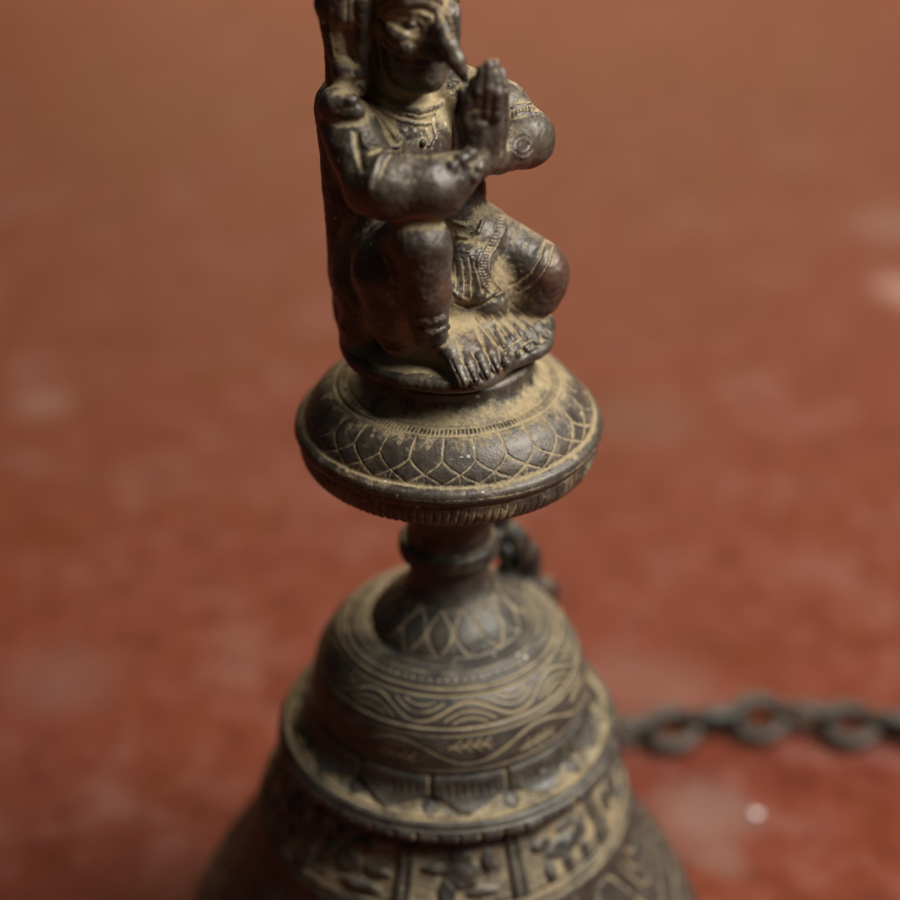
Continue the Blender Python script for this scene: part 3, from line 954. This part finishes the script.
def surface_nets(g):
    S = g.S
    neg = S < 0
    n = S.shape
    c = np.zeros((n[0] - 1, n[1] - 1, n[2] - 1), np.int8)
    for dx in (0, 1):
        for dy in (0, 1):
            for dz in (0, 1):
                c += neg[dx:n[0] - 1 + dx, dy:n[1] - 1 + dy, dz:n[2] - 1 + dz]
    act = (c > 0) & (c < 8)
    I = np.argwhere(act)
    idx = np.full(c.shape, -1, np.int32)
    idx[act] = np.arange(len(I), dtype=np.int32)
    acc = np.zeros((len(I), 3))
    cnt = np.zeros(len(I))
    cor = [(0, 0, 0), (1, 0, 0), (0, 1, 0), (1, 1, 0), (0, 0, 1), (1, 0, 1), (0, 1, 1), (1, 1, 1)]
    vals = [S[I[:, 0] + a, I[:, 1] + b, I[:, 2] + d] for a, b, d in cor]
    for i in range(8):
        for j in range(i + 1, 8):
            df = np.array(cor[j]) - np.array(cor[i])
            if np.abs(df).sum() != 1:
                continue
            a, b = vals[i], vals[j]
            m = (a < 0) != (b < 0)
            t = np.where(m, a / np.where(m, a - b, 1), 0)
            acc += m[:, None] * (np.array(cor[i]) + t[:, None] * df)
            cnt += m
    V = g.lo + g.h * (I + acc / cnt[:, None])
    faces = []
    for axis in range(3):
        sl0 = [slice(1, -1)] * 3
        sl1 = [slice(1, -1)] * 3
        sl0[axis] = slice(0, -1)
        sl1[axis] = slice(1, None)
        a, b = neg[tuple(sl0)], neg[tuple(sl1)]
        E = np.argwhere(a != b)
        base = E.copy()
        for q in range(3):
            if q != axis:
                base[:, q] += 1
        u, v = (axis + 1) % 3, (axis + 2) % 3
        def cell(du, dv):
            p = base.copy()
            p[:, u] -= du
            p[:, v] -= dv
            return idx[p[:, 0], p[:, 1], p[:, 2]]
        q = np.stack([cell(1, 1), cell(0, 1), cell(0, 0), cell(1, 0)], -1)
        flip = b[tuple(E.T)]
        q[flip] = q[flip][:, ::-1]
        faces.append(q)
    Fq = np.concatenate(faces)
    Fq = Fq[(Fq >= 0).all(1)]
    return V, Fq


def boxblur(A, r):
    for ax in range(3):
        c = np.cumsum(A, axis=ax, dtype=np.float32)
        lo, hi = [slice(None)] * 3, [slice(None)] * 3
        w = 2 * r + 1
        lo[ax], hi[ax] = slice(0, A.shape[ax] - w), slice(w, None)
        B = A.copy()
        mid = [slice(None)] * 3
        mid[ax] = slice(r + 1, r + 1 + A.shape[ax] - w)
        B[tuple(mid)] = (c[tuple(hi)] - c[tuple(lo)]) / w
        A = B
    return A


def figure():
    g = sculpt()
    V, Q = surface_nets(g)
    V0 = V.copy()
    eps = 0.03
    N = np.stack([g.sample(V + np.eye(3)[i] * eps) - g.sample(V - np.eye(3)[i] * eps) for i in range(3)], -1)
    N /= np.linalg.norm(N, axis=1)[:, None] + 1e-9
    cl = np.clip(g.S, -.5, .5)
    b1 = boxblur(np.clip(cl, -.12, .12), 3)
    cav1 = g.sample(V, b1)
    b1 = boxblur(cl, 12)
    cav2 = g.sample(V, b1)
    dust = np.clip(-cav1 / 0.010, -.6, 1.2) * 0.55 + np.clip(-cav2 / 0.07, -.8, 1.3) * 0.62
    dust = dust * 0.95 + 0.12
    add = np.zeros(len(V))
    for (x, y, yy, r, s_) in ((425, 118, -.3, .9, .28), (390, 122, -.6, .7, .2), (428, 108, -.3, .45, .5), (413, 20, -1.05, .36, .55), (412.5, 25, -1.1, .085, -1.3), (400, 34, -1.0, .14, -.5), (430, 47, -1.2, .16, -.6), (408, 49, -1.1, .12, -.5), (470, 285, -.9, .5, .35), (505, 95, .8, .5, .3), (462, 88, .6, .9, .6), (480, 300, -.6, .8, .22), (448, 335, -1.2, .8, .28),
                              (400, 22, -.9, .55, .35), (338, 38, -.5, .6, .8), (346, 74, -.75, .35, .5), (362, 40, -.7, .3, .4), (385, 0, -1.0, .4, .5), (400, 365, -1.7, 1.1, .5), (420, 222, -2.6, .5, .4), (335, 90, -.7, .5, .3),
                              (475, 345, -1.6, .9, -.30), (520, 330, -.8, .7, -.2), (462, 170, -2.0, .4, .25), (450, 105, -.3, .5, .5), (380, 100, -.5, .6, .4), (392, 345, -1.5, .9, .3)):
        dust += s_ * np.exp(-((V - at(x, y, yy)) ** 2).sum(1) / r ** 2)
    for a, b, r, amt in g.marks:
        m = (np.abs(V - (a + b) / 2).max(1) < np.linalg.norm(b - a) / 2 + 2.5 * r)
        q = V[m] - a
        ba = b - a
        hh = np.clip(q @ ba / (ba @ ba + 1e-9), 0, 1)
        d2 = ((q - hh[:, None] * ba) ** 2).sum(1)
        # several short pieces meet end to end: keep the strongest, do not add up
        add[m] = np.where(np.abs(amt * np.exp(-d2 / r ** 2)) > np.abs(add[m]), amt * np.exp(-d2 / r ** 2), add[m])
    dust = dust + add
    iv = np.clip(np.round((V - g.lo) / g.h).astype(int), 0, g.n - 1)
    lab = g.L[iv[:, 0], iv[:, 1], iv[:, 2]]
    ql = lab[Q]
    fl_ = np.median(ql, axis=1).astype(int)
    # keep labels that do not exist on the face's own vertices out of it
    fl_ = np.where((ql == fl_[:, None]).any(1), fl_, ql[:, 0])
    figobj = None
    # the hand-finished casting is nowhere quite smooth
    w = np.zeros(len(V))
    for wl, am, n in ((1.1, .013, 5), (.45, .0045, 7), (.16, .0026, 8)):
        for _ in range(n):
            kv = rng.normal(size=3)
            kv *= 2 * PI / wl / np.linalg.norm(kv)
            w += am * np.sin(V @ kv + rng.uniform(0, 6) + 1.3 * np.sin(V @ (kv[[1, 2, 0]] * .6)))
    w /= 2.0
    V = V + N * w[:, None]
    for name, k in LAB.items():
        sel = Q[fl_ == k]
        if not len(sel):
            continue
        used, inv = np.unique(sel, return_inverse=True)
        par = bell if name in ('figure', 'plinth') else figobj
        nm = {'figure': 'kneeling_figure'}.get(name, name)
        o = mesh_obj(nm, V[used], inv.reshape(-1, 4), M_FIG, par, dust=dust[used])
        if name == 'figure':
            figobj = o
    return figobj


import time as _t
_t0 = _t.time()
figure()
print('figure seconds', round(_t.time() - _t0, 1))


# ------------------------------------------------------------------ chain
def sweep(path, r, nseg=10, closed=True):
    P = np.array(path, float)
    n = len(P)
    V, Q = [], []
    up = None
    T = np.roll(P, -1, 0) - np.roll(P, 1, 0)
    T /= np.linalg.norm(T, axis=1)[:, None]
    nrm = np.cross(P[0] - P[n // 2], P[n // 4] - P[n // 2])
    nrm /= np.linalg.norm(nrm)
    for i in range(n):
        b = np.cross(T[i], nrm)
        b /= np.linalg.norm(b)
        for j in range(nseg):
            q = 2 * PI * j / nseg
            V.append(P[i] + r * (math.cos(q) * b + math.sin(q) * nrm))
    for i in range(n):
        for j in range(nseg):
            a, b = i * nseg, ((i + 1) % n) * nseg
            Q.append((a + j, b + j, b + (j + 1) % nseg, a + (j + 1) % nseg))
    return V, Q


def link_mesh(L, W, r):
    """one oval link lying in the local xy plane, long axis x; outer length L, outer width W"""
    a, b = L / 2 - r, W / 2 - r
    pts = []
    for i in range(40):
        q = 2 * PI * i / 40
        pts.append((a * math.copysign(abs(math.cos(q)) ** 0.85, math.cos(q)), b * math.copysign(abs(math.sin(q)) ** 0.85, math.sin(q)), 0))
    return sweep(pts, r, 12)


def chain():
    zf = -ZF
    pts = [at(505, 533, 1.9), at(513, 552, 2.4), at(521, 586, 3.0)]
    pts += [np.array(p) for p in ((2.35, 3.9, -7.0), (2.5, 5.0, -9.3), (2.8, 6.6, -12.2), (3.1, 8.6, -15.6), (3.6, 10.4, -17.7))]
    pts += [atz(x, y, zf + 0.55) for x, y in ((590, 741), (640, 734), (678, 728), (723, 723), (768, 720), (810, 721), (852, 725), (905, 730), (970, 740), (1060, 748))]
    P, _ = catmull(pts, 30)
    L = np.concatenate([[0], np.cumsum(np.linalg.norm(np.diff(P, axis=0), axis=1))])
    root = empty('iron_chain', (0.13, 0.14, 0))
    tag(root, 'dark iron chain trailing from the bell across the red floor to the right', 'chain')
    V, Q = link_mesh(2.1, 1.98, 0.31)
    proto = None
    pitch = 1.56
    from mathutils import Matrix, Vector
    n = int(L[-1] / pitch)
    for i in range(n):
        s0 = (i + 0.35) * pitch
        c = np.array([np.interp(s0, L, P[:, j]) for j in range(3)])
        a = np.array([np.interp(s0 - .6, L, P[:, j]) for j in range(3)])
        b = np.array([np.interp(s0 + .6, L, P[:, j]) for j in range(3)])
        x = Vector(b - a).normalized()
        up = Vector((0, 0, 1)) if abs(x.z) < 0.8 else Vector((0, 1, 0))
        y = up.cross(x).normalized()
        z = x.cross(y)
        floorlink = c[2] < zf + 1.2
        roll = (math.radians((96 if i % 4 == 0 else 108) if i % 2 == 0 else (16 if i % 4 == 1 else 26)) if floorlink else math.radians(35 if i % 2 == 0 else 125))
        y2 = y * math.cos(roll) + z * math.sin(roll)
        z2 = x.cross(y2)
        thin = 1.0 if i % 2 else 0.62
        if floorlink:                      # rest each link on the floor
            c[2] = zf + 0.31 + abs(y2.z) * thin * (1.98 / 2 - 0.31) + 0.01
        if proto is None:
            v = np.array(V) * U
            proto = mesh_obj('link', v, Q, M_CHAIN, root, dust=0.35 * np.sin(v @ np.array([300, 500, 200.])), cm=False)
            o = proto
        else:
            o = proto.copy()
            C.objects.link(o)
            o.parent = root
        m = Matrix((x, y2 * thin, z2)).transposed().to_4x4()
        m.translation = Vector((c[0] * U, c[1] * U, (c[2] + ZF) * U))
        o.matrix_world = m
        o.matrix_local = Matrix.Translation(-root.location) @ m
    # the eye on the neck that holds the first link
    e = at(497, 524, 1.35)
    dirv = np.array([e[0], e[1], 0])
    dirv /= np.linalg.norm(dirv)
    ce = np.array([dirv[0] * 1.62, dirv[1] * 1.62, -3.05])
    pth = [ce + 0.55 * (math.cos(q) * dirv + math.sin(q) * Zz) for q in np.linspace(0, 2 * PI, 32, endpoint=False)]
    v, q = sweep(pth, 0.17, 12)
    mesh_obj('loop', v, q, M_BELL, bell, dust=np.full(len(v), .1))


chain()


# ------------------------------------------------------------------ a chip of white paint on the floor
def chip():
    p = atz(755, 816, -ZF)
    r = 0.19
    V, Q = [], []
    nu, nv = 12, 6
    for j in range(nv):
        ph = (j / (nv - 1)) * PI
        for i in range(nu):
            q = 2 * PI * i / nu
            w = 1 + 0.22 * math.sin(3 * q + 1) + 0.12 * math.sin(5 * q)
            V.append((p[0] + r * w * max(math.sin(ph), .02) * math.cos(q), p[1] + r * w * max(math.sin(ph), .02) * math.sin(q) * .85, -ZF + 0.09 + 0.085 * math.cos(ph)))
    for j in range(nv - 1):
        for i in range(nu):
            Q.append((j * nu + i, (j + 1) * nu + i, (j + 1) * nu + (i + 1) % nu, j * nu + (i + 1) % nu))
    t = NT('white_chip')
    co = t.node('ShaderNodeTexCoord').outputs['Object']
    t.put(t.bsdf.inputs['Base Color'], t.mix(t.noise(co, 900, 3), (0.62, 0.55, 0.52, 1), (0.85, 0.8, 0.77, 1)))
    t.bsdf.inputs['Roughness'].default_value = 0.7
    o = mesh_obj('stone_chip', V, Q, t.m)
    tag(o, 'tiny white chip lying alone on the red floor in front of the chain', 'chip')


chip()
